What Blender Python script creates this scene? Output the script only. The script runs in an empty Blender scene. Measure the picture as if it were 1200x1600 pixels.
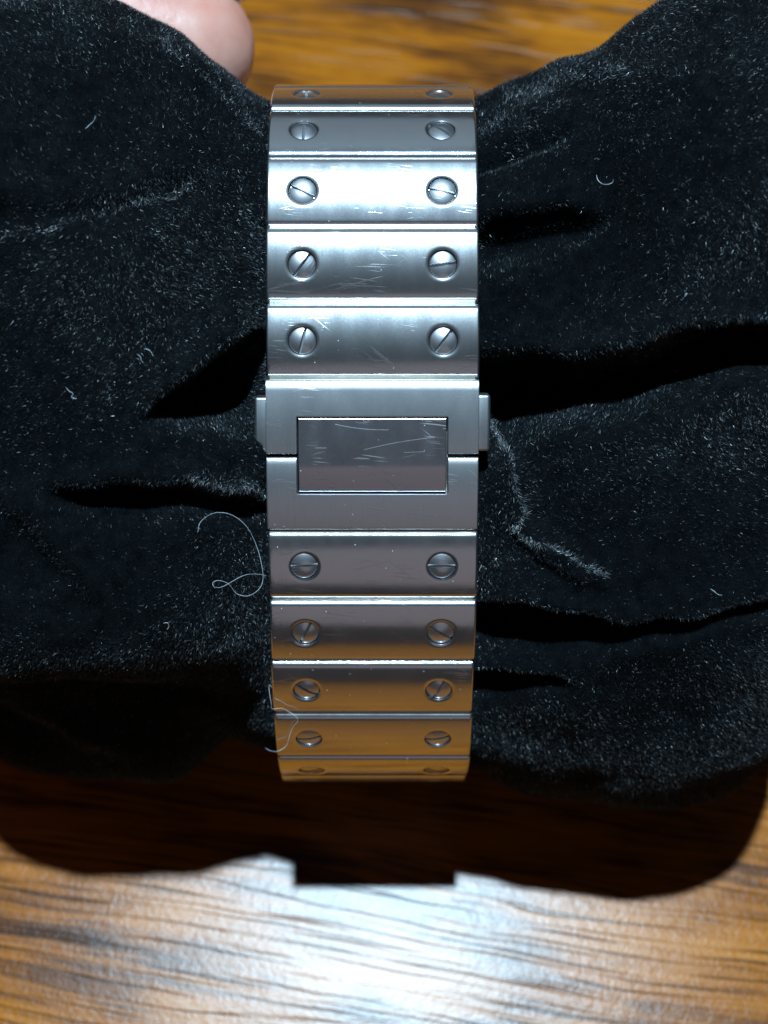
import bpy, bmesh, math, random
import numpy as np
from mathutils import Vector, Matrix

random.seed(7)
rng = np.random.default_rng(11)
S = 0.001                                   # everything below is written in millimetres
scene = bpy.context.scene
col = scene.collection

# ------------------------------------------------------------------ camera
TH = math.radians(67.0)                     # the camera looks down by 67 degrees
CAM_H = 189.7                               # height above the table
CAM_X = 1.0
FPX = 2600.0                                # focal length in pixels of the 1200 x 1600 photograph
cam_data = bpy.data.cameras.new('camera')
cam = bpy.data.objects.new('camera', cam_data)
col.objects.link(cam)
cam.location = (CAM_X * S, 0, CAM_H * S)
cam.rotation_euler = (math.radians(90 - 67.0), 0, 0)
cam_data.sensor_fit = 'VERTICAL'
cam_data.sensor_height = 24
cam_data.lens = FPX / 1600 * 24
cam_data.clip_start = 0.005
cam_data.clip_end = 50
cam_data.dof.use_dof = True
cam_data.dof.focus_distance = 0.1435
cam_data.dof.aperture_fstop = 21.0
scene.camera = cam

# ------------------------------------------------------------------ world, lamps, exposure
world = bpy.data.worlds.new('World')
scene.world = world
world.use_nodes = True
bg = world.node_tree.nodes['Background']
bg.inputs['Color'].default_value = (0.86, 0.90, 1.0, 1)
bg.inputs['Strength'].default_value = 0.022

def area_lamp(name, loc, target, size, power, color):
    d = bpy.data.lights.new(name, 'AREA')
    d.shape = 'DISK'
    d.size = size * S
    d.energy = power
    d.color = color
    o = bpy.data.objects.new(name, d)
    col.objects.link(o)
    o.location = Vector(loc) * S
    o.rotation_euler = (Vector(target) - Vector(loc)).to_track_quat('-Z', 'Y').to_euler()
    return o

LA = math.radians(81.0)
LD = 1500.0
area_lamp('ceiling_lamp', (3, 45 + LD * math.cos(LA), 40 + LD * math.sin(LA)), (0, 45, 40), 42, 43.0, (0.54, 0.80, 1.0))
# added fill behind the viewer, a stand-in for the room in the clasp reflections
area_lamp('rear_fill', (120, -1110, 725), (0, 60, 50), 860, 0.32, (1.0, 0.89, 1.0))
# second added fill, ahead and unseen, to brighten the upper links
area_lamp('far_fill', (-100, 1250, 680), (0, 60, 50), 900, 0.5, (0.62, 0.83, 1.0))

scene.view_settings.view_transform = 'Standard'
scene.view_settings.look = 'None'
scene.view_settings.exposure = 0
scene.view_settings.gamma = 1
scene.view_settings.use_curve_mapping = False

# ------------------------------------------------------------------ helpers
def to_world(X, dn, d):
    """camera-frame millimetres (right, image-down, depth) to world millimetres"""
    return (CAM_X + X, d * math.cos(TH) - dn * math.sin(TH), CAM_H - d * math.sin(TH) - dn * math.cos(TH))

def pixel(px, py, d):
    return to_world((px - 600) / FPX * d, (py - 800) / FPX * d, d)

def project(P):
    """world millimetres (n,3) to photograph pixels and depth"""
    X = P[:, 0] - CAM_X
    f = P[:, 1]
    z = CAM_H - P[:, 2]
    d = f * math.cos(TH) + z * math.sin(TH)
    dn = -f * math.sin(TH) + z * math.cos(TH)
    return 600 + FPX * X / d, 800 + FPX * dn / d, d

def link_obj(name, me, mat, parent=None):
    o = bpy.data.objects.new(name, me)
    col.objects.link(o)
    if mat is not None and len(me.materials) == 0:
        me.materials.append(mat)
    if parent is not None:
        o.parent = parent
    return o

def tag(o, label=None, cat=None, group=None, kind=None):
    if label: o['label'] = label
    if cat: o['category'] = cat
    if group: o['group'] = group
    if kind: o['kind'] = kind
    return o

def mesh_from_bm(name, bm, smooth_angle=35):
    bmesh.ops.recalc_face_normals(bm, faces=bm.faces)
    for f in bm.faces: f.smooth = True
    for e in bm.edges:
        e.smooth = not (len(e.link_faces) == 2 and e.calc_face_angle(0) > math.radians(smooth_angle))
    me = bpy.data.meshes.new(name)
    bm.to_mesh(me); bm.free()
    return me

def smoothstep(a, b, x):
    t = np.clip((np.asarray(x, float) - a) / np.asarray(b - a), 0, 1)
    return t * t * (3 - 2 * t)

# ------------------------------------------------------------------ materials
class NT:
    def __init__(self, name):
        self.mat = bpy.data.materials.new(name)
        self.mat.use_nodes = True
        self.t = self.mat.node_tree
        self.p = self.t.nodes['Principled BSDF']
        self.out = self.t.nodes['Material Output']
    def n(self, kind, **kw):
        nd = self.t.nodes.new(kind)
        for k, v in kw.items():
            if k in nd.inputs: nd.inputs[k].default_value = v
            else: setattr(nd, k, v)
        return nd
    def l(self, a, b): self.t.links.new(a, b)
    def coord(self, scale=(1, 1, 1), rot=(0, 0, 0)):
        tc = self.n('ShaderNodeTexCoord'); mp = self.n('ShaderNodeMapping')
        mp.inputs['Scale'].default_value = scale; mp.inputs['Rotation'].default_value = rot
        self.l(tc.outputs['Object'], mp.inputs['Vector'])
        return mp.outputs['Vector']
    def noise(self, vec, scale, detail=2.0, rough=0.5):
        nd = self.n('ShaderNodeTexNoise')
        nd.inputs['Scale'].default_value = scale; nd.inputs['Detail'].default_value = detail
        nd.inputs['Roughness'].default_value = rough
        self.l(vec, nd.inputs['Vector'])
        return nd.outputs['Fac']
    def ramp(self, fac, stops):
        r = self.n('ShaderNodeValToRGB')
        e = r.color_ramp.elements
        while len(e) < len(stops): e.new(0.5)
        for i, (p, c) in enumerate(stops):
            e[i].position = p
            e[i].color = (c, c, c, 1) if isinstance(c, (int, float)) else (*c, 1)
        self.l(fac, r.inputs['Fac'])
        return r.outputs['Color']
    def math(self, op, a, b):
        m = self.n('ShaderNodeMath', operation=op)
        for i, v in enumerate((a, b)):
            if isinstance(v, (int, float)): m.inputs[i].default_value = v
            else: self.l(v, m.inputs[i])
        return m.outputs[0]
    def mix(self, fac, a, b, mode='MIX'):
        m = self.n('ShaderNodeMix', data_type='RGBA', blend_type=mode)
        for idx, v in ((0, fac), (6, a), (7, b)):
            if isinstance(v, (int, float)): m.inputs[idx].default_value = v
            elif isinstance(v, tuple): m.inputs[idx].default_value = (*v, 1)
            else: self.l(v, m.inputs[idx])
        return m.outputs[2]

def steel(name, base, rough, brushed=0.35, scratch=0.5, dust=True, haze=0.10, lines=()):
    m = NT(name)
    m.p.inputs['Metallic'].default_value = 1.0
    info = m.n('ShaderNodeObjectInfo')
    tc = m.n('ShaderNodeTexCoord')
    off = m.n('ShaderNodeVectorMath', operation='ADD')
    sc_ = m.n('ShaderNodeVectorMath', operation='SCALE'); sc_.inputs['Scale'].default_value = 0.35
    cmb = m.n('ShaderNodeCombineXYZ')
    for k in ('X', 'Y', 'Z'): m.l(info.outputs['Random'], cmb.inputs[k])
    m.l(cmb.outputs[0], sc_.inputs[0])
    m.l(tc.outputs['Object'], off.inputs[0]); m.l(sc_.outputs[0], off.inputs[1])
    vec = off.outputs[0]
    def mp(scale, rz=0):
        a = m.n('ShaderNodeMapping'); a.inputs['Rotation'].default_value = (0, 0, math.radians(rz))
        b = m.n('ShaderNodeMapping'); b.inputs['Scale'].default_value = scale
        m.l(vec, a.inputs['Vector']); m.l(a.outputs[0], b.inputs['Vector'])
        return b.outputs[0]
    # fine brushing along the length of the bracelet
    grain = m.noise(mp((6500, 160, 160)), 1.0, 3, 0.7)
    # handling scratches in a few directions
    sc = None; longs = None
    for (rz, fx, fy, th) in ((8, 170, 5200, 0.70), (-14, 150, 4600, 0.715), (3, 420, 8200, 0.69), (38, 190, 5600, 0.735)):
        s = m.ramp(m.noise(mp((fx, fy, 300), rz), 1.0, 0.5, 0.4), [(th, 0.0), (th + 0.03, 1.0)])
        sc = s if sc is None else m.math('MAXIMUM', sc, s)
    for (cu, cv_, ang_, half_, bow, wid) in lines:           # single long scratches, placed in millimetres on the piece
        a_ = m.n('ShaderNodeMapping'); a_.inputs['Location'].default_value = (-cu * S, -cv_ * S, 0)
        b_ = m.n('ShaderNodeMapping'); b_.inputs['Rotation'].default_value = (0, 0, -math.radians(ang_))
        m.l(tc.outputs['Object'], a_.inputs['Vector']); m.l(a_.outputs[0], b_.inputs['Vector'])
        sx_ = m.n('ShaderNodeSeparateXYZ'); m.l(b_.outputs[0], sx_.inputs[0])
        x_ = m.math('DIVIDE', sx_.outputs[0], half_ * S)
        y_ = m.math('ADD', m.math('DIVIDE', sx_.outputs[1], wid * S), m.math('MULTIPLY', m.math('MULTIPLY', x_, x_), bow / wid))
        k_ = m.math('MULTIPLY', m.math('LESS_THAN', m.math('ABSOLUTE', y_, 0.0), 1.0), m.math('LESS_THAN', m.math('ABSOLUTE', x_, 0.0), 1.0))
        longs = k_ if longs is None else m.math('MAXIMUM', longs, k_)
    area = m.ramp(m.noise(mp((330, 330, 330)), 1.0, 1), [(0.52, 0.0), (0.66, 1.0)])
    sc = m.math('MULTIPLY', sc, area)
    if longs is not None: sc = m.math('MAXIMUM', sc, m.math('MULTIPLY', longs, 1.0))
    wear = m.noise(mp((700, 250, 300)), 1.0, 3)
    r = m.math('ADD', m.math('MULTIPLY', wear, 0.12), rough - 0.06)
    r = m.math('ADD', r, m.math('MULTIPLY', sc, 0.28 * scratch))
    m.l(r, m.p.inputs['Roughness'])
    sand = m.noise(mp((6500, 4200, 4200)), 1.0, 2, 0.6)
    r = m.math('ADD', r, m.math('MULTIPLY', sand, 0.06))
    m.l(r, m.p.inputs['Roughness'])
    h = m.math('ADD', m.math('ADD', m.math('MULTIPLY', grain, brushed), m.math('MULTIPLY', sand, 0.16)), m.math('MULTIPLY', sc, scratch * 0.8))
    b = m.n('ShaderNodeBump'); b.inputs['Strength'].default_value = 0.22; b.inputs['Distance'].default_value = 0.00006
    m.l(h, b.inputs['Height']); m.l(b.outputs[0], m.p.inputs['Normal'])
    p2 = m.n('ShaderNodeBsdfAnisotropic'); p2.inputs['Roughness'].default_value = 0.44
    m.l(b.outputs[0], p2.inputs['Normal'])
    tint = m.mix(wear, tuple(c * 0.94 for c in base), base)
    if dust:
        v = m.n('ShaderNodeTexVoronoi'); v.inputs['Scale'].default_value = 1500
        m.l(mp((1, 1, 1)), v.inputs['Vector'])
        d = m.ramp(v.outputs['Distance'], [(0.05, 1.0), (0.085, 0.0)])
        sepc = m.n('ShaderNodeSeparateColor'); m.l(v.outputs['Color'], sepc.inputs[0])
        d = m.math('MULTIPLY', d, m.ramp(sepc.outputs[0], [(0.74, 0.0), (0.78, 1.0)]))
        m.l(m.math('SUBTRACT', 1.0, d), m.p.inputs['Metallic'])
        m.l(m.mix(d, tint, (0.75, 0.78, 0.8)), m.p.inputs['Base Color'])
    else:
        m.l(tint, m.p.inputs['Base Color'])
    m.l(tint, p2.inputs['Color'])
    mx = m.n('ShaderNodeMixShader'); mx.inputs[0].default_value = haze
    m.l(m.p.outputs[0], mx.inputs[1]); m.l(p2.outputs[0], mx.inputs[2])
    m.l(mx.outputs[0], m.out.inputs['Surface'])
    return m.mat

M_link = steel('brushed_steel', (0.70, 0.70, 0.71), 0.135, 0.35, 0.3, haze=0.13)
M_clasp = steel('clasp_steel', (0.66, 0.66, 0.67), 0.22, 0.9, 0.3, haze=0.36)
M_tongue = steel('polished_tongue_steel', (0.60, 0.58, 0.61), 0.20, 0.3, 0.5, haze=0.12, lines=((2.3, 1.2, 10, 3.1, 0.12, 0.03), (-0.9, 2.35, -6, 2.3, -0.15, 0.03), (-4.4, 0.7, 0, 0.5, 0.0, 0.03), (3.6, 0.35, 2, 0.9, 0.0, 0.025), (-4.6, -2.0, -4, 0.6, 0.0, 0.035), (1.2, -1.4, 5, 1.6, 0.05, 0.02)))
M_screw = steel('screw_steel', (0.66, 0.66, 0.68), 0.17, 0.15, 0.3, dust=False, haze=0.38)
M_hinge = steel('hinge_steel', (0.70, 0.66, 0.55), 0.3, 0.4, 0.3, dust=False)

WOOD_Y = 2.1
def wood_material():
    m = NT('varnished_wood')
    rz = math.radians(9)
    warp = m.noise(m.coord((14, 60, 1), (0, 0, rz)), 1.0, 3)
    tc = m.n('ShaderNodeTexCoord'); mp0 = m.n('ShaderNodeMapping'); mp0.inputs['Rotation'].default_value = (0, 0, rz)
    m.l(tc.outputs['Object'], mp0.inputs['Vector'])
    addv = m.n('ShaderNodeVectorMath', operation='ADD')
    cw = m.n('ShaderNodeCombineXYZ'); m.l(m.math('MULTIPLY', warp, 0.007), cw.inputs['Y'])
    m.l(mp0.outputs[0], addv.inputs[0]); m.l(cw.outputs[0], addv.inputs[1])
    def st(scale, loc=(0, 0, 0)):
        b = m.n('ShaderNodeMapping'); b.inputs['Scale'].default_value = scale; b.inputs['Location'].default_value = loc
        m.l(addv.outputs[0], b.inputs['Vector']); return b.outputs[0]
    broad = m.noise(st((30, 95, 1), (0.0, WOOD_Y, 0)), 1.0, 4, 0.6)
    fine = m.noise(st((32, 1300, 1)), 1.0, 4, 0.65)
    pores = m.noise(st((38, 2100, 1)), 1.0, 1.5, 0.5)
    mott = m.noise(st((60, 120, 1)), 1.0, 3, 0.6)
    f = m.math('ADD', m.math('MULTIPLY', broad, 0.55), m.math('ADD', m.math('MULTIPLY', fine, 0.36), m.math('MULTIPLY', mott, 0.19)))
    c = m.ramp(f, [(0.40, (0.045, 0.017, 0.008)), (0.48, (0.13, 0.040, 0.009)), (0.56, (0.35, 0.105, 0.008)), (0.70, (0.52, 0.172, 0.013))])
    pm = m.ramp(pores, [(0.33, 1.0), (0.42, 0.0)])
    c = m.mix(m.math('MULTIPLY', pm, 0.85), c, (0.03, 0.014, 0.007))
    dif = m.n('ShaderNodeBsdfDiffuse'); m.l(c, dif.inputs['Color'])
    glo = m.n('ShaderNodeBsdfAnisotropic', distribution='BECKMANN')
    m.l(m.math('ADD', m.math('MULTIPLY', fine, 0.06), 0.222), glo.inputs['Roughness'])
    fre = m.n('ShaderNodeFresnel'); fre.inputs['IOR'].default_value = 1.30
    mx = m.n('ShaderNodeMixShader')
    m.l(fre.outputs[0], mx.inputs[0]); m.l(dif.outputs[0], mx.inputs[1]); m.l(glo.outputs[0], mx.inputs[2])
    m.l(mx.outputs[0], m.out.inputs['Surface'])
    # the orange-peel of the lacquer and the pores
    peel = m.noise(m.coord((1, 1, 1)), 2600, 2, 0.6)
    peel2 = m.noise(m.coord((1, 1, 1)), 900, 2, 0.5)
    h = m.math('ADD', m.math('MULTIPLY', peel, 0.5), m.math('ADD', m.math('MULTIPLY', peel2, 0.5), m.math('MULTIPLY', pm, -0.6)))
    b = m.n('ShaderNodeBump'); b.inputs['Strength'].default_value = 0.36; b.inputs['Distance'].default_value = 0.00010
    m.l(h, b.inputs['Height']); m.l(b.outputs[0], glo.inputs['Normal']); m.l(b.outputs[0], dif.inputs['Normal'])
    return m.mat
M_wood = wood_material()

def velvet_material():
    m = NT('black_velvet')
    n = m.noise(m.coord(), 900, 3)
    m.l(m.ramp(n, [(0.3, (0.0012, 0.0017, 0.0022)), (0.7, (0.0045, 0.0058, 0.007))]), m.p.inputs['Base Color'])
    m.p.inputs['Roughness'].default_value = 0.9
    m.p.inputs['Specular IOR Level'].default_value = 0.05
    m.p.inputs['Sheen Weight'].default_value = 0.025
    m.p.inputs['Sheen Roughness'].default_value = 0.4
    m.p.inputs['Sheen Tint'].default_value = (0.7, 0.85, 1.0, 1)
    return m.mat
M_velvet = velvet_material()

def pile_material():
    m = NT('velvet_pile')
    g = m.n('ShaderNodeNewGeometry')
    r = g.outputs['Random Per Island']
    nap = m.ramp(m.noise(m.coord(), 260, 4, 0.6), [(0.36, 0.30), (0.66, 1.25)])
    m.l(m.mix(1.0, nap, m.ramp(r, [(0.0, (0.005, 0.007, 0.009)), (0.78, (0.017, 0.022, 0.026)), (0.95, (0.05, 0.06, 0.065)), (0.98, (0.25, 0.28, 0.29)), (1.0, (0.8, 0.86, 0.88))]), 'MULTIPLY'), m.p.inputs['Base Color'])
    m.l(m.ramp(r, [(0.0, 0.5), (1.0, 0.28)]), m.p.inputs['Roughness'])
    m.p.inputs['Specular IOR Level'].default_value = 0.45
    return m.mat
M_pile = pile_material()

def lint_material():
    m = NT('lint_fibre')
    m.p.inputs['Base Color'].default_value = (0.62, 0.66, 0.7, 1)
    m.p.inputs['Roughness'].default_value = 0.3
    return m.mat
M_lint = lint_material()

def skin_material():
    m = NT('skin')
    n = m.noise(m.coord(), 160, 3)
    m.l(m.ramp(n, [(0.35, (0.70, 0.27, 0.20)), (0.65, (0.80, 0.42, 0.33))]), m.p.inputs['Base Color'])
    m.p.inputs['Roughness'].default_value = 0.42
    m.p.inputs['Subsurface Weight'].default_value = 0.35
    m.p.inputs['Subsurface Radius'].default_value = (0.004, 0.0015, 0.0008)
    m.p.inputs['Subsurface Scale'].default_value = 1.0
    wv = m.n('ShaderNodeTexWave'); wv.inputs['Scale'].default_value = 560; wv.inputs['Distortion'].default_value = 5.0; wv.inputs['Detail'].default_value = 2.0; wv.inputs['Detail Scale'].default_value = 0.4
    m.l(m.coord((0.4, 1, 1)), wv.inputs['Vector'])
    lines = m.math('ADD', m.math('MULTIPLY', wv.outputs['Fac'], 0.15), m.noise(m.coord((1, 1, 1)), 1800, 3))
    b = m.n('ShaderNodeBump'); b.inputs['Strength'].default_value = 0.3; b.inputs['Distance'].default_value = 0.00012
    m.l(lines, b.inputs['Height']); m.l(b.outputs[0], m.p.inputs['Normal'])
    return m.mat
M_skin = skin_material()

def nail_material():
    m = NT('fingernail')
    m.p.inputs['Base Color'].default_value = (0.78, 0.52, 0.45, 1)
    m.p.inputs['Roughness'].default_value = 0.28
    return m.mat
M_nail = nail_material()

# ------------------------------------------------------------------ the table
bm = bmesh.new()
bmesh.ops.create_cube(bm, size=1)
bmesh.ops.scale(bm, vec=(1.5, 1.1, 0.03), verts=bm.verts)
bmesh.ops.translate(bm, vec=(0, 0.1, -0.015), verts=bm.verts)
bmesh.ops.bevel(bm, geom=[e for e in bm.edges], offset=0.003, segments=3, affect='EDGES')
tag(link_obj('table_top', mesh_from_bm('table_top', bm), M_wood), kind='structure')

# ------------------------------------------------------------------ course of the bracelet (camera frame, measured link by link)
PITCH = 6.564
BOUND = [(-36.12, 147.24), (-30.79, 143.41), (-24.4, 141.92), (-17.84, 141.64), (-11.28, 141.48), (-4.78, 142.38),
         (1.62, 143.83), (7.9, 145.76), (13.68, 148.87), (18.87, 152.88), (23.61, 157.43)]
pts = [np.array(p) for p in BOUND]
def extend(p, tilts, sgn):
    out = []
    for t in tilts:
        a = math.radians(t)
        p = p + sgn * PITCH * np.array([math.cos(a), math.sin(a)])
        out.append(p)
    return out
before = extend(pts[0], (-60, -78, -90, -100, -108), -1)[::-1]
after = extend(pts[-1], (65.5, 78, 87, 95), 1)
PATH = before + pts + after
NB = len(before)
PATHW = [np.array(to_world(0, p[0], p[1]))[1:] for p in PATH]     # (y, z) world

# ------------------------------------------------------------------ the cushion
CY, CZ = 75.0, 35.0
pol = [(math.atan2(p[1] - CZ, -(p[0] - CY)), math.hypot(p[0] - CY, p[1] - CZ)) for p in PATHW]
pol = [((a + 2 * math.pi) if a < -1.2 else a, r) for a, r in pol]
pol.sort()
pa = np.array([p[0] for p in pol]); pr = np.array([p[1] for p in pol])
def base_radius(a):
    """outer radius of the bracelet at angle a (0 = towards the viewer, up is positive)"""
    r = np.interp(a, pa, pr)
    return r

NX, NA1, NA2 = 360, 460, 90
xs = np.linspace(-50, 49, NX)
aa = np.concatenate([np.linspace(-0.45, 2.75, NA1, endpoint=False), np.linspace(2.75, 2 * math.pi - 0.45, NA2, endpoint=False)])
NA = len(aa)
XX, AA = np.meshgrid(xs, aa, indexing='ij')

def cushion_radius(X, A):
    A2 = np.where(A > math.pi + 1.0, A - 2 * math.pi, A)
    r = base_radius(A2)
    inside = np.interp(A2, [-1.0, -0.3, 0.1, 0.6, 1.3, 2.0, 2.6, 3.6], [-2.5, -2.2, -2.0, -2.0, -2.0, -2.0, -2.2, -2.5])
    # how far the two lobes swell past the pinched waist
    top_l = np.interp(-X, [0, 8.5, 11, 14, 18, 24, 32, 40], [0, 0.0, 1.2, 3.8, 7.4, 10.5, 11.5, 10])
    top_r = np.interp(X, [0, 8.5, 11, 14, 17, 20.5, 23, 28, 41], [0, 0.5, 1.3, 2.0, 2.9, 5.2, 8.2, 12.0, 14.0])
    fr_l = np.interp(-X, [0, 8.5, 12, 18, 26, 40], [0, 0.8, 5.0, 7.0, 7.4, 7.4])
    fr_r = np.interp(X, [0, 8.5, 12, 18, 26, 41], [0, 0, 1.8, 3.8, 4.8, 4.8])
    lo_l = np.interp(-X, [0, 8.5, 16, 26, 40], [0, -0.6, -3.6, -4.6, -4.5])
    lo_r = np.interp(X, [0, 8.5, 16, 26, 41], [0, 0, 2.0, 3.0, 3.0])
    top = np.where(X < 0, top_l, top_r); fr = np.where(X < 0, fr_l, fr_r); lo = np.where(X < 0, lo_l, lo_r)
    wt = smoothstep(1.0, 1.75, A2); wl = 1 - smoothstep(0.05, np.where(X < 0, 0.62, 0.75), A2)
    top = top * (1 - 0.6 * smoothstep(2.1, 2.7, A2))
    low_bulge = np.where(X < 0, 6.5 * smoothstep(13.0, 22.0, -X), 1.5 * smoothstep(10.0, 18.0, X)) * (1 - smoothstep(-0.45, 0.02, A2)) * (A2 > -1.5)
    swell = low_bulge + fr * (1 - wt) * (1 - wl) + top * wt + lo * wl
    ends = np.where(X < 0, np.clip((-X - 29) / 21.0, 0, 1), np.clip((X - 29) / (20.0 - 1.5 * (1 - smoothstep(0.2, 1.0, A2))), 0, 1))
    k = np.sqrt(np.clip(1 - ends ** 2.6, 0, 1))
    return (r + inside + swell) * (0.12 + 0.88 * k)

R = cushion_radius(XX, AA)
P = np.stack([XX, CY - R * np.cos(AA), CZ + R * np.sin(AA)], -1)
# relax the sheet so that the links leave no facets in the cloth
for _ in range(14):
    Q = P.copy()
    P[1:-1] = 0.25 * Q[:-2] + 0.5 * Q[1:-1] + 0.25 * Q[2:]
    Q = P.copy()
    P = 0.25 * np.roll(Q, 1, 1) + 0.5 * Q + 0.25 * np.roll(Q, -1, 1)

def normals(P):
    du = np.gradient(P, axis=0)
    dv = (np.roll(P, -1, 1) - np.roll(P, 1, 1))
    n = np.cross(dv, du)
    n /= np.linalg.norm(n, axis=-1, keepdims=True) + 1e-9
    c = np.array([0, CY, CZ]); 
    s = np.sign(((P - c) * n * np.array([0.2, 1, 1])).sum(-1, keepdims=True)); s[s == 0] = 1
    return n * s

def polyline_field(px, py, line):
    """signed distance below a polyline (pixels of the photograph) and the interpolated attributes there"""
    best = np.full(px.shape, 1e9); sd = np.zeros(px.shape)
    at = np.zeros(px.shape + (len(line[0]) - 2,))
    for i in range(len(line) - 1):
        a = np.array(line[i], float); b = np.array(line[i + 1], float)
        ex, ey = b[0] - a[0], b[1] - a[1]
        L2 = ex * ex + ey * ey
        t = np.clip(((px - a[0]) * ex + (py - a[1]) * ey) / L2, 0, 1)
        qx, qy = px - (a[0] + t * ex), py - (a[1] + t * ey)
        d = np.hypot(qx, qy)
        cr = ex * qy - ey * qx                      # > 0 when below a line drawn left to right
        m = d < best
        best = np.where(m, d, best)
        sd = np.where(m, np.where(cr >= 0, d, -d), sd)
        val = a[2:] + (b[2:] - a[2:]) * t[..., None]
        at = np.where(m[..., None], val, at)
    return sd, at

# folds: x, y, width below the lip (px), depth (mm), height of the lip above (mm)
FOLDS = [
    # left lobe
    [(-40, 312, 70, 0.6, 0.4), (60, 318, 60, 0.9, 0.6), (180, 298, 44, 1.4, 0.8), (290, 276, 24, 1.1, 0.6), (335, 268, 14, 0.0, 0.0)],
    [(215, 660, 12, 0.0, 0.0), (240, 632, 40, 4.0, 1.0), (290, 590, 85, 7.0, 1.6), (350, 535, 130, 9.0, 1.8), (420, 488, 170, 9.5, 1.6), (450, 470, 170, 9.0, 1.2)],
    [(60, 775, 12, 0.0, 0.0), (105, 757, 40, 2.4, 0.9), (180, 748, 56, 3.4, 1.2), (280, 755, 48, 3.2, 1.3), (350, 766, 34, 3.6, 1.6), (430, 780, 22, 3.0, 1.0)],
    [(-10, 775, 20, 0.0, 0.0), (40, 815, 70, 1.5, 0.5), (100, 875, 80, 1.7, 0.5), (170, 940, 60, 0.0, 0.0)],
    [(-20, 1085, 60, 0.5, 0.5), (80, 1130, 60, 0.6, 0.5), (190, 1165, 60, 0.3, 0.2), (300, 1180, 40, 0.0, 0.0)],
    [(395, 330, 12, 0.0, 0.0), (385, 322, 18, 0.6, 0.2), (415, 332, 26, 1.6, 0.4), (440, 335, 26, 1.6, 0.4)],
    # right lobe
    [(735, 240, 22, 1.8, 0.8), (800, 226, 22, 1.8, 0.9), (860, 205, 16, 1.2, 0.8), (905, 185, 10, 0.0, 0.0)],
    [(735, 338, 75, 4.2, 1.0), (800, 330, 66, 3.6, 1.0), (880, 318, 52, 2.6, 0.9), (965, 318, 20, 0.0, 0.0)],
    [(730, 540, 180, 10.5, 1.6), (800, 550, 130, 9.0, 1.7), (880, 556, 80, 7.4, 1.8), (980, 540, 85, 7.0, 1.9), (1080, 516, 80, 6.6, 1.9), (1150, 498, 70, 6.0, 1.7), (1230, 500, 66, 5.4, 1.4)],
    [(735, 935, 80, 6.0, 1.4), (820, 938, 76, 5.6, 1.4), (910, 948, 60, 4.8, 1.3), (990, 968, 34, 2.4, 0.8), (1090, 962, 24, 1.8, 0.8), (1150, 945, 20, 1.6, 0.8), (1220, 918, 20, 1.8, 0.7)],
    [(735, 1052, 44, 3.4, 0.8), (800, 1046, 38, 2.8, 0.9), (850, 1050, 26, 1.6, 0.6), (900, 1062, 12, 0.0, 0.0)],
]
# narrow ridges: x, y, half width (px), height (mm)
RIDGES = [
    [(235, 45, 22, 0.0), (290, 95, 20, 0.9), (350, 150, 18, 1.1), (400, 205, 15, 0.9), (425, 245, 12, 0.5)],
    [(760, 650, 12, 0.6), (788, 700, 15, 1.6), (812, 760, 16, 1.9), (808, 815, 16, 1.8), (850, 852, 17, 2.0), (905, 880, 16, 1.7), (950, 900, 14, 0.4), (985, 912, 12, 0.0)],
    [(-10, 372, 20, 0.8), (90, 352, 18, 1.0), (200, 322, 16, 0.9), (300, 292, 12, 0.4), (330, 282, 10, 0.0)],
    [(770, 140, 20, 0.3), (880, 118, 22, 0.9), (980, 112, 24, 0.8), (1080, 140, 24, 0.3), (1120, 165, 20, 0.0)],
    [(745, 210, 16, 0.5), (810, 190, 18, 0.8), (890, 160, 18, 0.8), (930, 145, 14, 0.0)],
]
N0 = normals(P)
px, py, dep = project(P.reshape(-1, 3))
px = px.reshape(NX, NA); py = py.reshape(NX, NA); dep = dep.reshape(NX, NA)
# wobble the fold lines so that no edge is ruled
wx = px + 5 * np.sin(py / 37.0 + 1.3) + 3 * np.sin(px / 19.0 + py / 23.0)
wy = py + 5 * np.sin(px / 41.0 + 0.7) + 3 * np.sin(px / 17.0 + py / 29.0 + 2.0)
view = np.array([0, -math.cos(TH), math.sin(TH)])
facing = smoothstep(-0.05, 0.18, (N0 * view).sum(-1))
front = facing * (AA < 2.75) * (np.abs(XX) < 45)
disp = np.zeros((NX, NA))
for line in FOLDS:
    sd, at = polyline_field(wx, wy, line)
    w, dpt, lip = at[..., 0], at[..., 1], at[..., 2]
    below = sd >= 0
    u = np.clip(sd / np.maximum(w, 1), 0, 1.6)
    prof = smoothstep(-0.05, 0.34, u) * (1 - smoothstep(0.55, 1.6, u))
    up = lip * np.exp(-(np.clip(-sd, 0, None) / 34.0) ** 2)
    disp += np.where(below, -dpt * prof + lip * (1 - smoothstep(0, 0.34, u)), up)
for line in RIDGES:
    sd, at = polyline_field(wx, wy, line)
    disp += at[..., 1] * np.exp(-(sd / np.maximum(at[..., 0], 1)) ** 2)
# soft lumps of the stuffing
lump = (0.45 * np.sin(XX / 4.3 + 1.1) * np.sin(AA * 7.1 + XX / 9.0) + 0.3 * np.sin(XX / 2.6 + AA * 5.0 + 2.0) * np.sin(AA * 11.0 - XX / 5.0)
        + 0.16 * np.sin(XX / 1.4 - AA * 9.0) * np.sin(AA * 19.0 + XX / 3.1))
waist = smoothstep(8.8, 13.0, np.abs(XX))
near = smoothstep(9.6, 12.5, np.abs(XX))
disp = np.where(disp > 0, disp * near, disp * smoothstep(7.0, 9.2, np.abs(XX))) + lump * waist * 0.8
P = P + N0 * (disp * front)[..., None]
for _ in range(7):
    Q = P.copy()
    P[1:-1] = 0.25 * Q[:-2] + 0.5 * Q[1:-1] + 0.25 * Q[2:]
    Q = P.copy()
    P = 0.25 * np.roll(Q, 1, 1) + 0.5 * Q + 0.25 * np.roll(Q, -1, 1)
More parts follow.
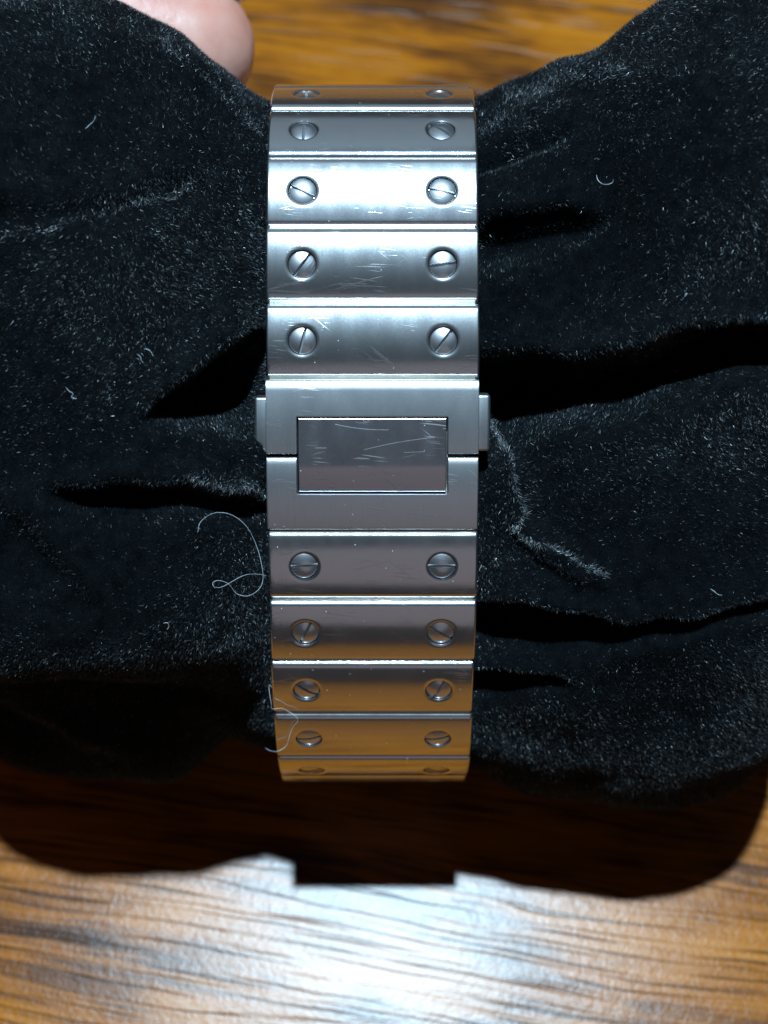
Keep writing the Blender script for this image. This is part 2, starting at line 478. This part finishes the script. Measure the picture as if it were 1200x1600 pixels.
# it lies on the table: flatten what would sink into it
zmin = 0.35
P[..., 2] = np.where(P[..., 2] < 4, zmin + np.log1p(np.exp((P[..., 2] - zmin) / 1.0)) * 1.0, P[..., 2])
P[..., 2] = np.maximum(P[..., 2] - 0.35, 0.05)

idx = np.arange(NX * NA).reshape(NX, NA)
q = np.stack([idx[:-1], np.roll(idx, -1, 1)[:-1], np.roll(idx, -1, 1)[1:], idx[1:]], -1).reshape(-1, 4)
verts = P.reshape(-1, 3)
capL = P[0].mean(0); capR = P[-1].mean(0)
verts2 = np.vstack([verts, capL, capR]) * S
faces = [tuple(int(v) for v in f) for f in q]
nL, nR = NX * NA, NX * NA + 1
for j in range(NA):
    faces.append((nL, int(idx[0, (j + 1) % NA]), int(idx[0, j])))
    faces.append((nR, int(idx[-1, j]), int(idx[-1, (j + 1) % NA])))
me = bpy.data.meshes.new('cushion_cover')
me.from_pydata(verts2.tolist(), [], faces)
me.shade_smooth()
cushion = bpy.data.objects.new('watch_cushion', None)
col.objects.link(cushion)
cushion.empty_display_size = 0.01
cushion.location = (0, CY * S, 0)
tag(cushion, 'black velvet cushion on the wooden table, pinched at its waist by the steel bracelet', 'cushion')
cover = link_obj('cover', me, M_velvet, cushion)
cover.location = (0, -CY * S, 0)

# the pile: short fibres standing on the cover
N1 = normals(P)
NF = 1300000
ca = P[1:, :NA1 - 1] - P[:-1, :NA1 - 1]; cb = P[:-1, 1:NA1] - P[:-1, :NA1 - 1]
areas = np.linalg.norm(np.cross(ca, cb), axis=-1)
pxx, pyy, dd = project(P.reshape(-1, 3)); pxx = pxx.reshape(NX, NA); pyy = pyy.reshape(NX, NA)
seen = ((N1 * view).sum(-1) > -0.35) & (pxx > -90) & (pxx < 1290) & (pyy > -130) & (np.abs(XX) > 7.6)
areas = areas * seen[:-1, :NA1 - 1]
prob = (areas / areas.sum()).ravel()
cells = rng.choice(prob.size, size=NF, p=prob)
ci, cj = np.unravel_index(cells, areas.shape)
s_, t_ = rng.random(NF)[:, None], rng.random(NF)[:, None]
root = P[ci, cj] * (1 - s_) * (1 - t_) + P[ci + 1, cj] * s_ * (1 - t_) + P[ci, cj + 1] * (1 - s_) * t_ + P[ci + 1, cj + 1] * s_ * t_
nn = N1[ci, cj]
# nap: combed outwards and a little down, in drifting patches
ang = 0.9 * np.sin(root[:, 0] / 7.0 + root[:, 2] / 11.0) + 0.8 * np.sin(root[:, 1] / 5.0 - root[:, 0] / 9.0 + 1.0)
lean = np.stack([np.sign(root[:, 0]) * np.cos(ang), 0.4 * np.sin(ang), np.sin(ang) - 0.2], -1)
patch = 0.5 + 0.5 * np.sin(root[:, 0] / 3.1 + 2.0 * np.sin(root[:, 2] / 4.7)) * np.sin(root[:, 1] / 3.7 + root[:, 2] / 6.1 + 1.5 * np.sin(root[:, 0] / 5.3))
dirv = nn * (0.75 + 0.6 * patch[:, None]) + 0.75 * lean + rng.normal(0, 0.42, (NF, 3))
dirv /= np.linalg.norm(dirv, axis=1, keepdims=True)
ln = rng.uniform(0.14, 0.42, NF)[:, None]
wd = rng.uniform(0.008, 0.019, NF)[:, None]
stray = rng.random(NF) < 0.004
ln[stray] *= 1.7; wd[stray] *= 1.6
side = np.cross(dirv, rng.normal(0, 1, (NF, 3)))
side /= np.linalg.norm(side, axis=1, keepdims=True) + 1e-9
# along the creases the pile is bent open and its fibres lie across the light
lampdir = np.array([0, math.cos(LA), math.sin(LA)])
glint = lampdir + view; glint /= np.linalg.norm(glint)
CREASES = [([(768, 662), (788, 700), (808, 752), (816, 800), (806, 826), (850, 853), (905, 880), (945, 897)], 4.5, 0.85),
           ([(0, 372), (90, 352), (200, 322), (300, 292)], 6.0, 0.5),
           ([(255, 62), (300, 105), (350, 150), (400, 205), (418, 236)], 6.0, 0.5),
           ([(300, 748), (345, 752), (385, 764), (412, 776)], 9.0, 0.5),
           ([(790, 150), (880, 120), (980, 112)], 9.0, 0.3),
           ([(750, 205), (810, 190), (880, 163)], 9.0, 0.35)]
fpx, fpy, _ = project(root)
bent = np.zeros(NF)
for line, hw, amt in CREASES:
    sd, _a = polyline_field(fpx + 4 * np.sin(fpy / 13.0), fpy + 4 * np.sin(fpx / 15.0), [(a, b, 0.0) for a, b in line])
    bent = np.maximum(bent, amt * np.exp(-(sd / hw) ** 2))
sel = rng.random(NF) < bent
tgt = glint + rng.normal(0, 0.16, (NF, 3))
side2 = np.cross(dirv, tgt); side2 /= np.linalg.norm(side2, axis=1, keepdims=True) + 1e-9
side = np.where(sel[:, None], side2, side)
dirv = np.where(sel[:, None], np.cross(tgt, side2), dirv)
dirv /= np.linalg.norm(dirv, axis=1, keepdims=True)
ln = np.where(sel[:, None], ln * 1.15, ln)
tip = root + dirv * ln
tri = np.stack([root - side * wd, root + side * wd, tip], 1).reshape(-1, 3) * S
pm = bpy.data.meshes.new('pile')
pm.vertices.add(NF * 3); pm.vertices.foreach_set('co', tri.astype(np.float32).ravel())
pm.loops.add(NF * 3); pm.loops.foreach_set('vertex_index', np.arange(NF * 3, dtype=np.int32))
pm.polygons.add(NF)
pm.polygons.foreach_set('loop_start', np.arange(0, NF * 3, 3, dtype=np.int32))
pm.polygons.foreach_set('loop_total', np.full(NF, 3, dtype=np.int32))
pm.update(calc_edges=True)
pile = link_obj('velvet_pile', pm, M_pile, cushion)
pile.location = (0, -CY * S, 0)
tag(pile, kind='stuff')

# ------------------------------------------------------------------ bracelet pieces
HALF_W = 9.12
THICK = 1.7
SCREW_U, HOLE_R = 6.0, 1.24

def crown(v, hl, sag, roll):
    """height of the domed top at distance v along the link"""
    v = abs(v)
    h = -sag * (v / hl) ** 2
    e = hl - v
    if e < roll:
        h -= roll - math.sqrt(max(roll * roll - (roll - e) ** 2, 0))
    return h

def edge_drop(e, r):
    return r - math.sqrt(max(r * r - (r - e) ** 2, 0)) if e < r else 0.0

def link_mesh():
    bm = bmesh.new()
    hl = PITCH / 2 - 0.10
    sag, roll, sroll = 0.40, 0.55, 0.22
    s = 1.7; n = 16
    cv = 0.0
    def w(u, v):
        h = crown(v, hl, sag, roll) - edge_drop(HALF_W - abs(u), sroll)
        r = math.hypot(abs(u) - SCREW_U, v - cv)
        if r < 1.52:
            t = (1.52 - r) / (1.52 - HOLE_R)
            h -= 0.06 * min(t, 1) ** 1.6
        return h
    cache = {}
    def V(u, v):
        k = (round(u, 4), round(v, 4))
        if k not in cache: cache[k] = bm.verts.new((u * S, v * S, w(u, v) * S))
        return cache[k]
    ends = [hl - x for x in (0, 0.015, 0.06, 0.13, 0.22, 0.33, 0.45, 0.56, 0.72, 0.95, 1.2)]
    vmid = [s - 2 * s * i / n for i in range(n + 1)]
    rows = ends + vmid + [-x for x in reversed(ends)]
    sx = [HALF_W - x for x in (0, 0.008, 0.03, 0.07, 0.12, 0.17, 0.23, 0.5)]
    umid = [SCREW_U + s - 2 * s * i / n for i in range(n + 1)]
    inner = [3.0, 2.0, 1.0]
    half = sx + umid + inner
    cols_ = half + [0.0] + [-x for x in reversed(half)]
    for i in range(len(rows) - 1):
        for j in range(len(cols_) - 1):
            um = (cols_[j] + cols_[j + 1]) / 2; vm = (rows[i] + rows[i + 1]) / 2
            if abs(abs(um) - SCREW_U) < s and abs(vm) < s: continue
            bm.faces.new((V(cols_[j], rows[i]), V(cols_[j], rows[i + 1]), V(cols_[j + 1], rows[i + 1]), V(cols_[j + 1], rows[i])))
    K = [0, 0.1, 0.22, 0.36, 0.52, 0.7, 0.85, 1.0]
    for sg in (1, -1):
        sq = []
        for i in range(n): sq.append((s, -s + 2 * s * i / n))
        for i in range(n): sq.append((s - 2 * s * i / n, s))
        for i in range(n): sq.append((-s, s - 2 * s * i / n))
        for i in range(n): sq.append((-s + 2 * s * i / n, -s))
        def ring(k):
            out = []
            for (a, b) in sq:
                L = math.hypot(a, b)
                ca_, cb_ = a / L * HOLE_R, b / L * HOLE_R
                out.append(V(sg * SCREW_U + ca_ + (a - ca_) * k, cb_ + (b - cb_) * k) if k < 1 else V(sg * SCREW_U + a, b))
            return out
        rings = [ring(k) for k in K]
        m = len(sq)
        for a_, b_ in zip(rings[:-1], rings[1:]):
            for i in range(m):
                try: bm.faces.new((a_[i], a_[(i + 1) % m], b_[(i + 1) % m], b_[i]))
                except ValueError: pass
        low = [bm.verts.new((v.co.x, v.co.y, -1.25 * S)) for v in rings[0]]
        for i in range(m):
            bm.faces.new((rings[0][i], rings[0][(i + 1) % m], low[(i + 1) % m], low[i]))
        bm.faces.new(low)
    # skirt and underside
    edge = [V(u, rows[0]) for u in cols_] + [V(cols_[-1], v) for v in rows[1:]] + [V(u, rows[-1]) for u in reversed(cols_[:-1])] + [V(cols_[0], v) for v in reversed(rows[1:-1])]
    low = [bm.verts.new((v.co.x, v.co.y, -THICK * S)) for v in edge]
    m = len(edge)
    for i in range(m):
        bm.faces.new((edge[i], edge[(i + 1) % m], low[(i + 1) % m], low[i]))
    bm.faces.new(low)
    return mesh_from_bm('link', bm, 40)

def plate_mesh(name, u_lines, v_lines, keep, height, thick=THICK, roll=0.12):
    """a plate with stepped outline: the cells for which keep(u, v) holds, edges eased"""
    bm = bmesh.new()
    def dense(lines):
        out = set()
        for a in lines:
            for e in (0, 0.012, 0.04, 0.08, 0.125):
                out.add(round(a + e, 4)); out.add(round(a - e, 4))
        lo, hi = min(lines), max(lines)
        k = int((hi - lo) / 0.3)
        for i in range(k + 1): out.add(round(lo + (hi - lo) * i / k, 4))
        o = sorted(x for x in out if lo - 1e-6 <= x <= hi + 1e-6)
        r = [o[0]]
        for x in o[1:]:
            if x - r[-1] > 0.006: r.append(x)
        return r
    U, Vv = dense(u_lines), dense(v_lines)
    nu, nv = len(U) - 1, len(Vv) - 1
    mask = np.array([[keep((U[i] + U[i + 1]) / 2, (Vv[j] + Vv[j + 1]) / 2) for j in range(nv)] for i in range(nu)])
    def edge_dist(u, v):
        best = 9.0
        for du, dv in ((1, 0), (-1, 0), (0, 1), (0, -1)):
            for e in (0.0005, 0.012, 0.04, 0.08, 0.125):
                if not keep(u + du * e, v + dv * e) or u + du * e > U[-1] or u + du * e < U[0] or v + dv * e > Vv[-1] or v + dv * e < Vv[0]:
                    best = min(best, e); break
        return 0 if best < 0.001 else best
    cache = {}
    def V(i, j):
        if (i, j) not in cache:
            cache[(i, j)] = bm.verts.new((U[i] * S, Vv[j] * S, (height(U[i], Vv[j]) - edge_drop(edge_dist(U[i], Vv[j]), roll)) * S))
        return cache[(i, j)]
    for i in range(nu):
        for j in range(nv):
            if mask[i, j]: bm.faces.new((V(i, j), V(i + 1, j), V(i + 1, j + 1), V(i, j + 1)))
    bd = [e for e in bm.edges if len(e.link_faces) == 1]
    low = {}
    for e in bd:
        for v in e.verts:
            if v not in low: low[v] = bm.verts.new((v.co.x, v.co.y, -thick * S))
    for e in bd:
        a, b = e.verts
        bm.faces.new((a, b, low[b], low[a]))
    return mesh_from_bm(name, bm, 45)

def screw_mesh():
    bm = bmesh.new()
    r, g = 1.185, 0.13
    def z(x, y):
        q = min((x * x + y * y) / (r * r), 1)
        return -0.22 * q - edge_drop(r - math.sqrt(x * x + y * y) if x * x + y * y < r * r else 0, 0.08) + 0.0
    for sg in (1, -1):
        grid = []
        NY, NXX = 9, 18
        for i in range(NY + 1):
            y = g + (r - g) * math.sin(i / NY * math.pi / 2)
            half = math.sqrt(max(r * r - y * y, 0))
            grid.append([bm.verts.new((half * math.sin(math.pi / 2 * (2 * k / NXX - 1)) * S, sg * y * S, z(half * math.sin(math.pi / 2 * (2 * k / NXX - 1)), y) * S)) for k in range(NXX + 1)])
        for i in range(NY):
            for k in range(NXX):
                try: bm.faces.new((grid[i][k], grid[i][k + 1], grid[i + 1][k + 1], grid[i + 1][k]))
                except ValueError: pass
        rim = [grid[i][0] for i in range(NY, -1, -1)] + grid[0][1:-1] + [grid[i][-1] for i in range(0, NY + 1)]
        low = [bm.verts.new((v.co.x, v.co.y, -1.1 * S)) for v in rim]
        for i in range(len(rim) - 1):
            bm.faces.new((rim[i], rim[i + 1], low[i + 1], low[i]))
    hx = math.sqrt(r * r - g * g)
    fl = [bm.verts.new((x * S, y * S, -0.55 * S)) for x, y in ((-hx, -g), (hx, -g), (hx, g), (-hx, g))]
    bm.faces.new(fl)
    bmesh.ops.remove_doubles(bm, verts=bm.verts, dist=2e-7)
    return mesh_from_bm('screw', bm, 40)

def box_mesh(name, sx, sy, sz, bevel, seg=3):
    bm = bmesh.new()
    bmesh.ops.create_cube(bm, size=1)
    bmesh.ops.scale(bm, vec=(sx * S, sy * S, sz * S), verts=bm.verts)
    bmesh.ops.bevel(bm, geom=list(bm.edges), offset=bevel * S, segments=seg, affect='EDGES', profile=0.5)
    return mesh_from_bm(name, bm, 50)

def frame(p0, p1, shift=0.0, lift=0.0, du=0.0, extra=0.0):
    """matrix of a piece lying between two points of the course: u across, v towards the top of the picture, w outwards"""
    a = np.array(to_world(-CAM_X, p0[0], p0[1])); b = np.array(to_world(-CAM_X, p1[0], p1[1]))
    v = Vector(a - b).normalized()
    u = Vector((1, 0, 0))
    w = u.cross(v).normalized()
    if extra:
        q_ = Matrix.Rotation(extra, 3, u); v = q_ @ v; w = q_ @ w
    c = (Vector(a) + Vector(b)) / 2 + v * shift + w * lift + u * du
    m = Matrix((u, v, w)).transposed().to_4x4()
    m.translation = c * S
    return m

bracelet = bpy.data.objects.new('watch_bracelet', None)
col.objects.link(bracelet)
bracelet.empty_display_size = 0.01
tag(bracelet, 'brushed steel watch bracelet with slotted screws and folding clasp, wrapped around the black velvet cushion', 'watch bracelet')

ME_link, ME_screw = link_mesh(), screw_mesh()
ME_knuckle = box_mesh('hinge_knuckle', 4.1, 2.2, 0.9, 0.2)
ME_knuckle_mid = box_mesh('hinge_knuckle', 17.9, 2.2, 0.9, 0.2)
ME_button = box_mesh('push_button', 3.0, 4.9, 2.2, 0.28)

# slot angle of each screw as seen in the picture (degrees, anticlockwise from horizontal): left, right
SLOTS = {-1: (92, 8), 0: (88, -40), 1: (-25, -13), 2: (52, 8), 3: (76, 52), 6: (4, 0), 7: (65, -33), 8: (-34, 66), 9: (10, 10), 10: (20, -15)}
TWEAK = {0: -2.0, 1: 4.6, 2: 5.3, 3: 5.8}
for i in range(len(PATH) - 1):
    k = i - NB                                     # 0 = the first whole link below the upper bend
    p0, p1 = PATH[i], PATH[i + 1]
    if k in (4, 5):
        continue
    lift = random.uniform(-0.05, 0.05)
    lk = link_obj('link', ME_link, M_link, bracelet)
    lk.matrix_world = frame(p0, p1, lift=lift, du=random.uniform(-0.05, 0.05) + (0.08 if k == 6 else 0), extra=math.radians(TWEAK.get(k, random.uniform(-0.7, 0.7))))
    for sg, sl in zip((-1, 1), SLOTS.get(k, (random.uniform(0, 180), random.uniform(0, 180)))):
        sw = link_obj('screw', ME_screw, M_screw, lk)
        sw.location = (sg * SCREW_U * S, 0, -0.06 * S)
        sw.rotation_euler = (math.radians(random.uniform(-1.5, 1.5)), math.radians(random.uniform(-1.5, 1.5)), math.radians(sl))
for i in range(1, len(PATH) - 1):
    k = i - NB
    if k == 5: continue
    m = frame(PATH[i - 1], PATH[i + 1])
    c = Vector(to_world(-CAM_X, PATH[i][0], PATH[i][1])) * S
    for sg in ((-1, 1) if k in (1, 10) else (0,)):
        kn = link_obj('hinge_knuckle', ME_knuckle if sg else ME_knuckle_mid, M_hinge, bracelet)
        mm = m.copy(); mm.translation = c + (m.to_3x3() @ Vector((sg * 6.2, 0, -1.2))) * S
        kn.matrix_world = mm

# clasp: upper plate, lower plate, tongue, two push buttons
TU, hl = 6.33, PITCH / 2
ct = lambda v: -0.16 * (v / hl) ** 2
up_keep = lambda u, v: not (abs(u) < TU + 0.12 and v < 0.08)
lo_keep = lambda u, v: not (abs(u) < TU + 0.12 and v > -0.02)
ul = [-HALF_W, -TU - 0.12, TU + 0.12, HALF_W]
ME_up = plate_mesh('clasp_upper_plate', ul, [-hl + 0.17, 0.08, hl - 0.06], up_keep, lambda u, v: ct(v) - 0.5 * max(0, v - hl + 0.75) ** 2)
ME_lo = plate_mesh('clasp_lower_plate', ul, [-hl + 0.05, -0.02, hl - 0.17], lo_keep, lambda u, v: -0.30 * (v / hl) ** 2 - 0.5 * max(0, v - hl + 0.6) ** 2, roll=0.16)
kink = lambda v: -0.035 * max(0, v + 1.0) ** 1.5 * 0.5 - 0.17 * max(0, -v - 1.0) ** 1.25
ME_to = plate_mesh('clasp_tongue', [-TU, TU], [-hl + 0.13, hl - 0.03], lambda u, v: True, lambda u, v: kink(v) - 0.02 * (u / TU) ** 4, roll=0.09)
o = link_obj('clasp_upper_plate', ME_up, M_clasp, bracelet); o.matrix_world = frame(PATH[NB + 4], PATH[NB + 5])
o = link_obj('clasp_lower_plate', ME_lo, M_clasp, bracelet); o.matrix_world = frame(PATH[NB + 5], PATH[NB + 6], lift=0.02)
mid0 = (np.array(PATH[NB + 4]) + np.array(PATH[NB + 5])) / 2; mid1 = (np.array(PATH[NB + 5]) + np.array(PATH[NB + 6])) / 2
o = link_obj('clasp_tongue', ME_to, M_tongue, bracelet); o.matrix_world = frame(mid0, mid1, lift=0.24, shift=0.0)
tag(o, 'scratched polished centre tongue of the clasp')
for sg, sh in ((-1, -0.62), (1, -0.42)):
    o = link_obj('push_button', ME_button, M_clasp, bracelet)
    o.matrix_world = frame(PATH[NB + 4], PATH[NB + 5], shift=sh - 0.05, lift=-1.55, du=sg * 8.62)
# dark inner plate of the clasp, seen only through the slits
ME_in = box_mesh('clasp_base', 16.6, 2 * PITCH - 1.0, 0.5, 0.12)
o = link_obj('clasp_base', ME_in, M_hinge, bracelet); o.matrix_world = frame(PATH[NB + 4], PATH[NB + 6], lift=-1.75)

# ------------------------------------------------------------------ lint
def tube_mesh(name, pts, rad, sub=6, sides=6):
    pts = [np.array(p, float) for p in pts]
    out = []
    n = len(pts)
    for i in range(n - 1):
        p0, p1, p2, p3 = pts[max(i - 1, 0)], pts[i], pts[i + 1], pts[min(i + 2, n - 1)]
        for k in range(sub):
            t = k / sub
            out.append(0.5 * ((2 * p1) + (-p0 + p2) * t + (2 * p0 - 5 * p1 + 4 * p2 - p3) * t * t + (-p0 + 3 * p1 - 3 * p2 + p3) * t ** 3))
    out.append(pts[-1])
    bm = bmesh.new(); rings = []
    nrm = None
    for i, p in enumerate(out):
        d = out[min(i + 1, len(out) - 1)] - out[max(i - 1, 0)]
        d = Vector(d).normalized()
        if nrm is None: nrm = d.orthogonal().normalized()
        nrm = (nrm - d * nrm.dot(d)).normalized(); bi = d.cross(nrm)
        rr = rad * (0.8 + 0.3 * math.sin(i * 0.37 + len(out)) * math.sin(i * 0.11)) * (0.45 + 0.55 * min(1, min(i, len(out) - 1 - i) / 5.0))
        rings.append([bm.verts.new((Vector(p) + nrm * rr * math.cos(2 * math.pi * k / sides) + bi * rr * math.sin(2 * math.pi * k / sides)) * S) for k in range(sides)])
    for a_, b_ in zip(rings[:-1], rings[1:]):
        for k in range(sides):
            bm.faces.new((a_[k], a_[(k + 1) % sides], b_[(k + 1) % sides], b_[k]))
    bm.faces.new(rings[0]); bm.faces.new(rings[-1])
    return mesh_from_bm(name, bm, 80)

vis = ((N1 * view).sum(-1) > 0.0) & (AA < 2.75)
vpx, vpy, vd = pxx[vis], pyy[vis], dd.reshape(NX, NA)[vis]
def surf_depth(x, y):
    q_ = (vpx - x) ** 2 + (vpy - y) ** 2
    near = np.argpartition(q_, 12)[:12]
    return float(vd[near].min())
def lint(name, label, px_pts, rad, raise_mm=1.0, depth=None, smooth=True):
    ds = np.array([(depth(y) if depth else surf_depth(x, y)) - raise_mm for x, y in px_pts])
    if smooth and len(ds) > 4:
        for _ in range(6): ds[1:-1] = 0.25 * ds[:-2] + 0.5 * ds[1:-1] + 0.25 * ds[2:]
    w_ = [pixel(x, y, d) for (x, y), d in zip(px_pts, ds)]
    c = np.mean(w_, 0)
    o = link_obj(name, tube_mesh(name, [np.array(p) - c for p in w_], rad * (0.72 if name == 'lint_fibre' else 1.0)), M_lint)
    o.location = Vector(c) * S
    tag(o, label, 'lint', 'lint on the cushion and bracelet')

lint('lint_thread', 'long pale lint thread curled into a loop on the velvet left of the bracelet',
     [(309, 832), (313, 816), (330, 803), (347.5, 801), (365, 806), (382, 819), (393.5, 836), (403.6, 861), (409, 884), (411, 904), (405, 920), (388, 931),
      (370.5, 928), (362, 918), (355, 911), (342, 907), (333, 910), (334.6, 917), (344.7, 917.6), (356, 912.5), (370.5, 904), (385, 898), (402, 897), (416, 899.5)], 0.019, 1.0)
yb = [800 + FPX * p[0] / p[1] for p in PATH]
db = [p[1] for p in PATH]
lint('lint_thread', 'crooked white lint thread lying over the left edge of the lower golden links',
     [(425, 1074), (420.5, 1070), (421, 1082), (424, 1099.5), (425.5, 1107.5), (439.6, 1106.6), (449.7, 1111), (465.5, 1124), (457, 1137), (451, 1154), (447, 1165.6), (434, 1173.7), (422, 1172.8), (415, 1168.5)],
     0.022, 0.55, depth=lambda y: float(np.interp(y, yb[NB:NB + 12], db[NB:NB + 12])))
for lab, pp, r_ in (
    ('small white U-shaped lint curl on the upper right lobe of the cushion', [(932, 273), (934, 281), (941, 287), (950, 288), (957, 285), (958, 280)], 0.035),
    ('short white lint curl above the dark fold left of the bracelet', [(225, 545), (231, 546), (236, 550), (239, 556)], 0.04),
    ('thin bent lint fibre just left of the brightest curl on the left lobe', [(214, 553), (219, 557), (221, 563), (224, 567)], 0.03),
    ('kinked pale lint fibre near the left edge of the cushion', [(103, 605), (108, 611), (114, 615), (112, 621), (120, 623)], 0.032),
    ('tiny lint curl on the dark lower left of the cushion, below the looped thread', [(255, 974), (261, 973), (264, 978), (261, 984)], 0.03),
    ('crossed pale lint fibre on the right lobe near the lower dark fold', [(1110, 920), (1116, 924), (1122, 929), (1128, 930)], 0.032),
    ('short lint fibre beside the finger on the left lobe of the cushion', [(133, 201), (139, 196), (147, 188), (149, 181)], 0.03)):
    lint('lint_fibre', lab, pp, r_, 0.55)

# ------------------------------------------------------------------ the hand that steadies the cushion from behind
def capsule(bm, a, b, ra, rb, n=20):
    a, b = Vector(a), Vector(b)
    d = (b - a); L = d.length; d.normalize()
    q_ = d.to_track_quat('Z', 'Y').to_matrix()
    rings = []
    for i in range(7):
        t = -math.pi / 2 + i / 6 * math.pi / 2
        rings.append((ra * math.sin(t), ra * math.cos(t)))
    for i in range(7):
        t = i / 6 * math.pi / 2
        rings.append((L + rb * math.sin(t), rb * math.cos(t)))
    prev = None
    for z_, r_ in rings:
        r_ = max(r_, 0.02)
        cur = [bm.verts.new((a + q_ @ Vector((r_ * math.cos(2 * math.pi * k / n), r_ * math.sin(2 * math.pi * k / n), z_))) * S) for k in range(n)]
        if prev:
            for k in range(n): bm.faces.new((prev[k], prev[(k + 1) % n], cur[(k + 1) % n], cur[k]))
        else: bm.faces.new(list(reversed(cur)))
        prev = cur
    bm.faces.new(prev)

FINGERS = [
    ([(-19.6, 110.6, 51.0), (-29, 112.5, 53), (-45, 114, 56), (-69, 109, 60), (-106, 92, 58)], [7.5, 8.1, 8.4, 8.8, 10.5]),
    ([(-32, 116, 31), (-37, 118, 33), (-42, 121, 37), (-70, 119, 42), (-110, 96, 44)], [6.8, 7.8, 8.3, 9.2, 11]),
    ([(-33, 115, 15), (-39, 118, 17), (-47, 121, 20), (-73, 118, 26), (-112, 95, 31)], [6.4, 7.4, 7.8, 8.6, 10.5]),
    ([(-40, 112, 9), (-49, 114, 10), (-60, 115, 12), (-80, 110, 16), (-113, 90, 20)], [5.4, 6.2, 6.6, 7.4, 9.5]),
    ([(-56, 66, 47), (-66, 62, 52), (-82, 56, 57), (-108, 62, 54), (-138, 72, 44)], [7.4, 8.8, 9.4, 10.8, 13]),
]
bm = bmesh.new()
for ch, rad in FINGERS:
    for i in range(4): capsule(bm, ch[i], ch[i + 1], rad[i], rad[i + 1])
    capsule(bm, ch[4], (-152, 74, 38), rad[4], 14)
capsule(bm, (-152, 74, 38), (-185, 66, 40), 15, 19)
capsule(bm, (-150, 84, 34), (-185, 66, 40), 13, 19)
capsule(bm, (-185, 66, 40), (-330, 20, 52), 21, 34)
hand = link_obj('hand', mesh_from_bm('hand', bm, 180), M_skin)
rm = hand.modifiers.new('remesh', 'REMESH'); rm.mode = 'VOXEL'; rm.voxel_size = 0.0009; rm.use_smooth_shade = True
smo = hand.modifiers.new('smooth', 'SMOOTH'); smo.factor = 0.5; smo.iterations = 10
tag(hand, 'pink fingertip of a hand holding the cushion from behind, upper left', 'hand')
bm = bmesh.new()
bmesh.ops.create_uvsphere(bm, u_segments=32, v_segments=16, radius=1)
bmesh.ops.scale(bm, vec=(4.6 * S, 3.6 * S, 0.9 * S), verts=bm.verts)
nail = link_obj('fingernail', mesh_from_bm('fingernail', bm, 180), M_nail, hand)
nn_ = Vector((0.42, 0.78, 0.46)).normalized()
nail.location = (Vector((-19.6, 110.6, 51.0)) + nn_ * 7.2) * S
nail.rotation_euler = nn_.to_track_quat('Z', 'X').to_euler()
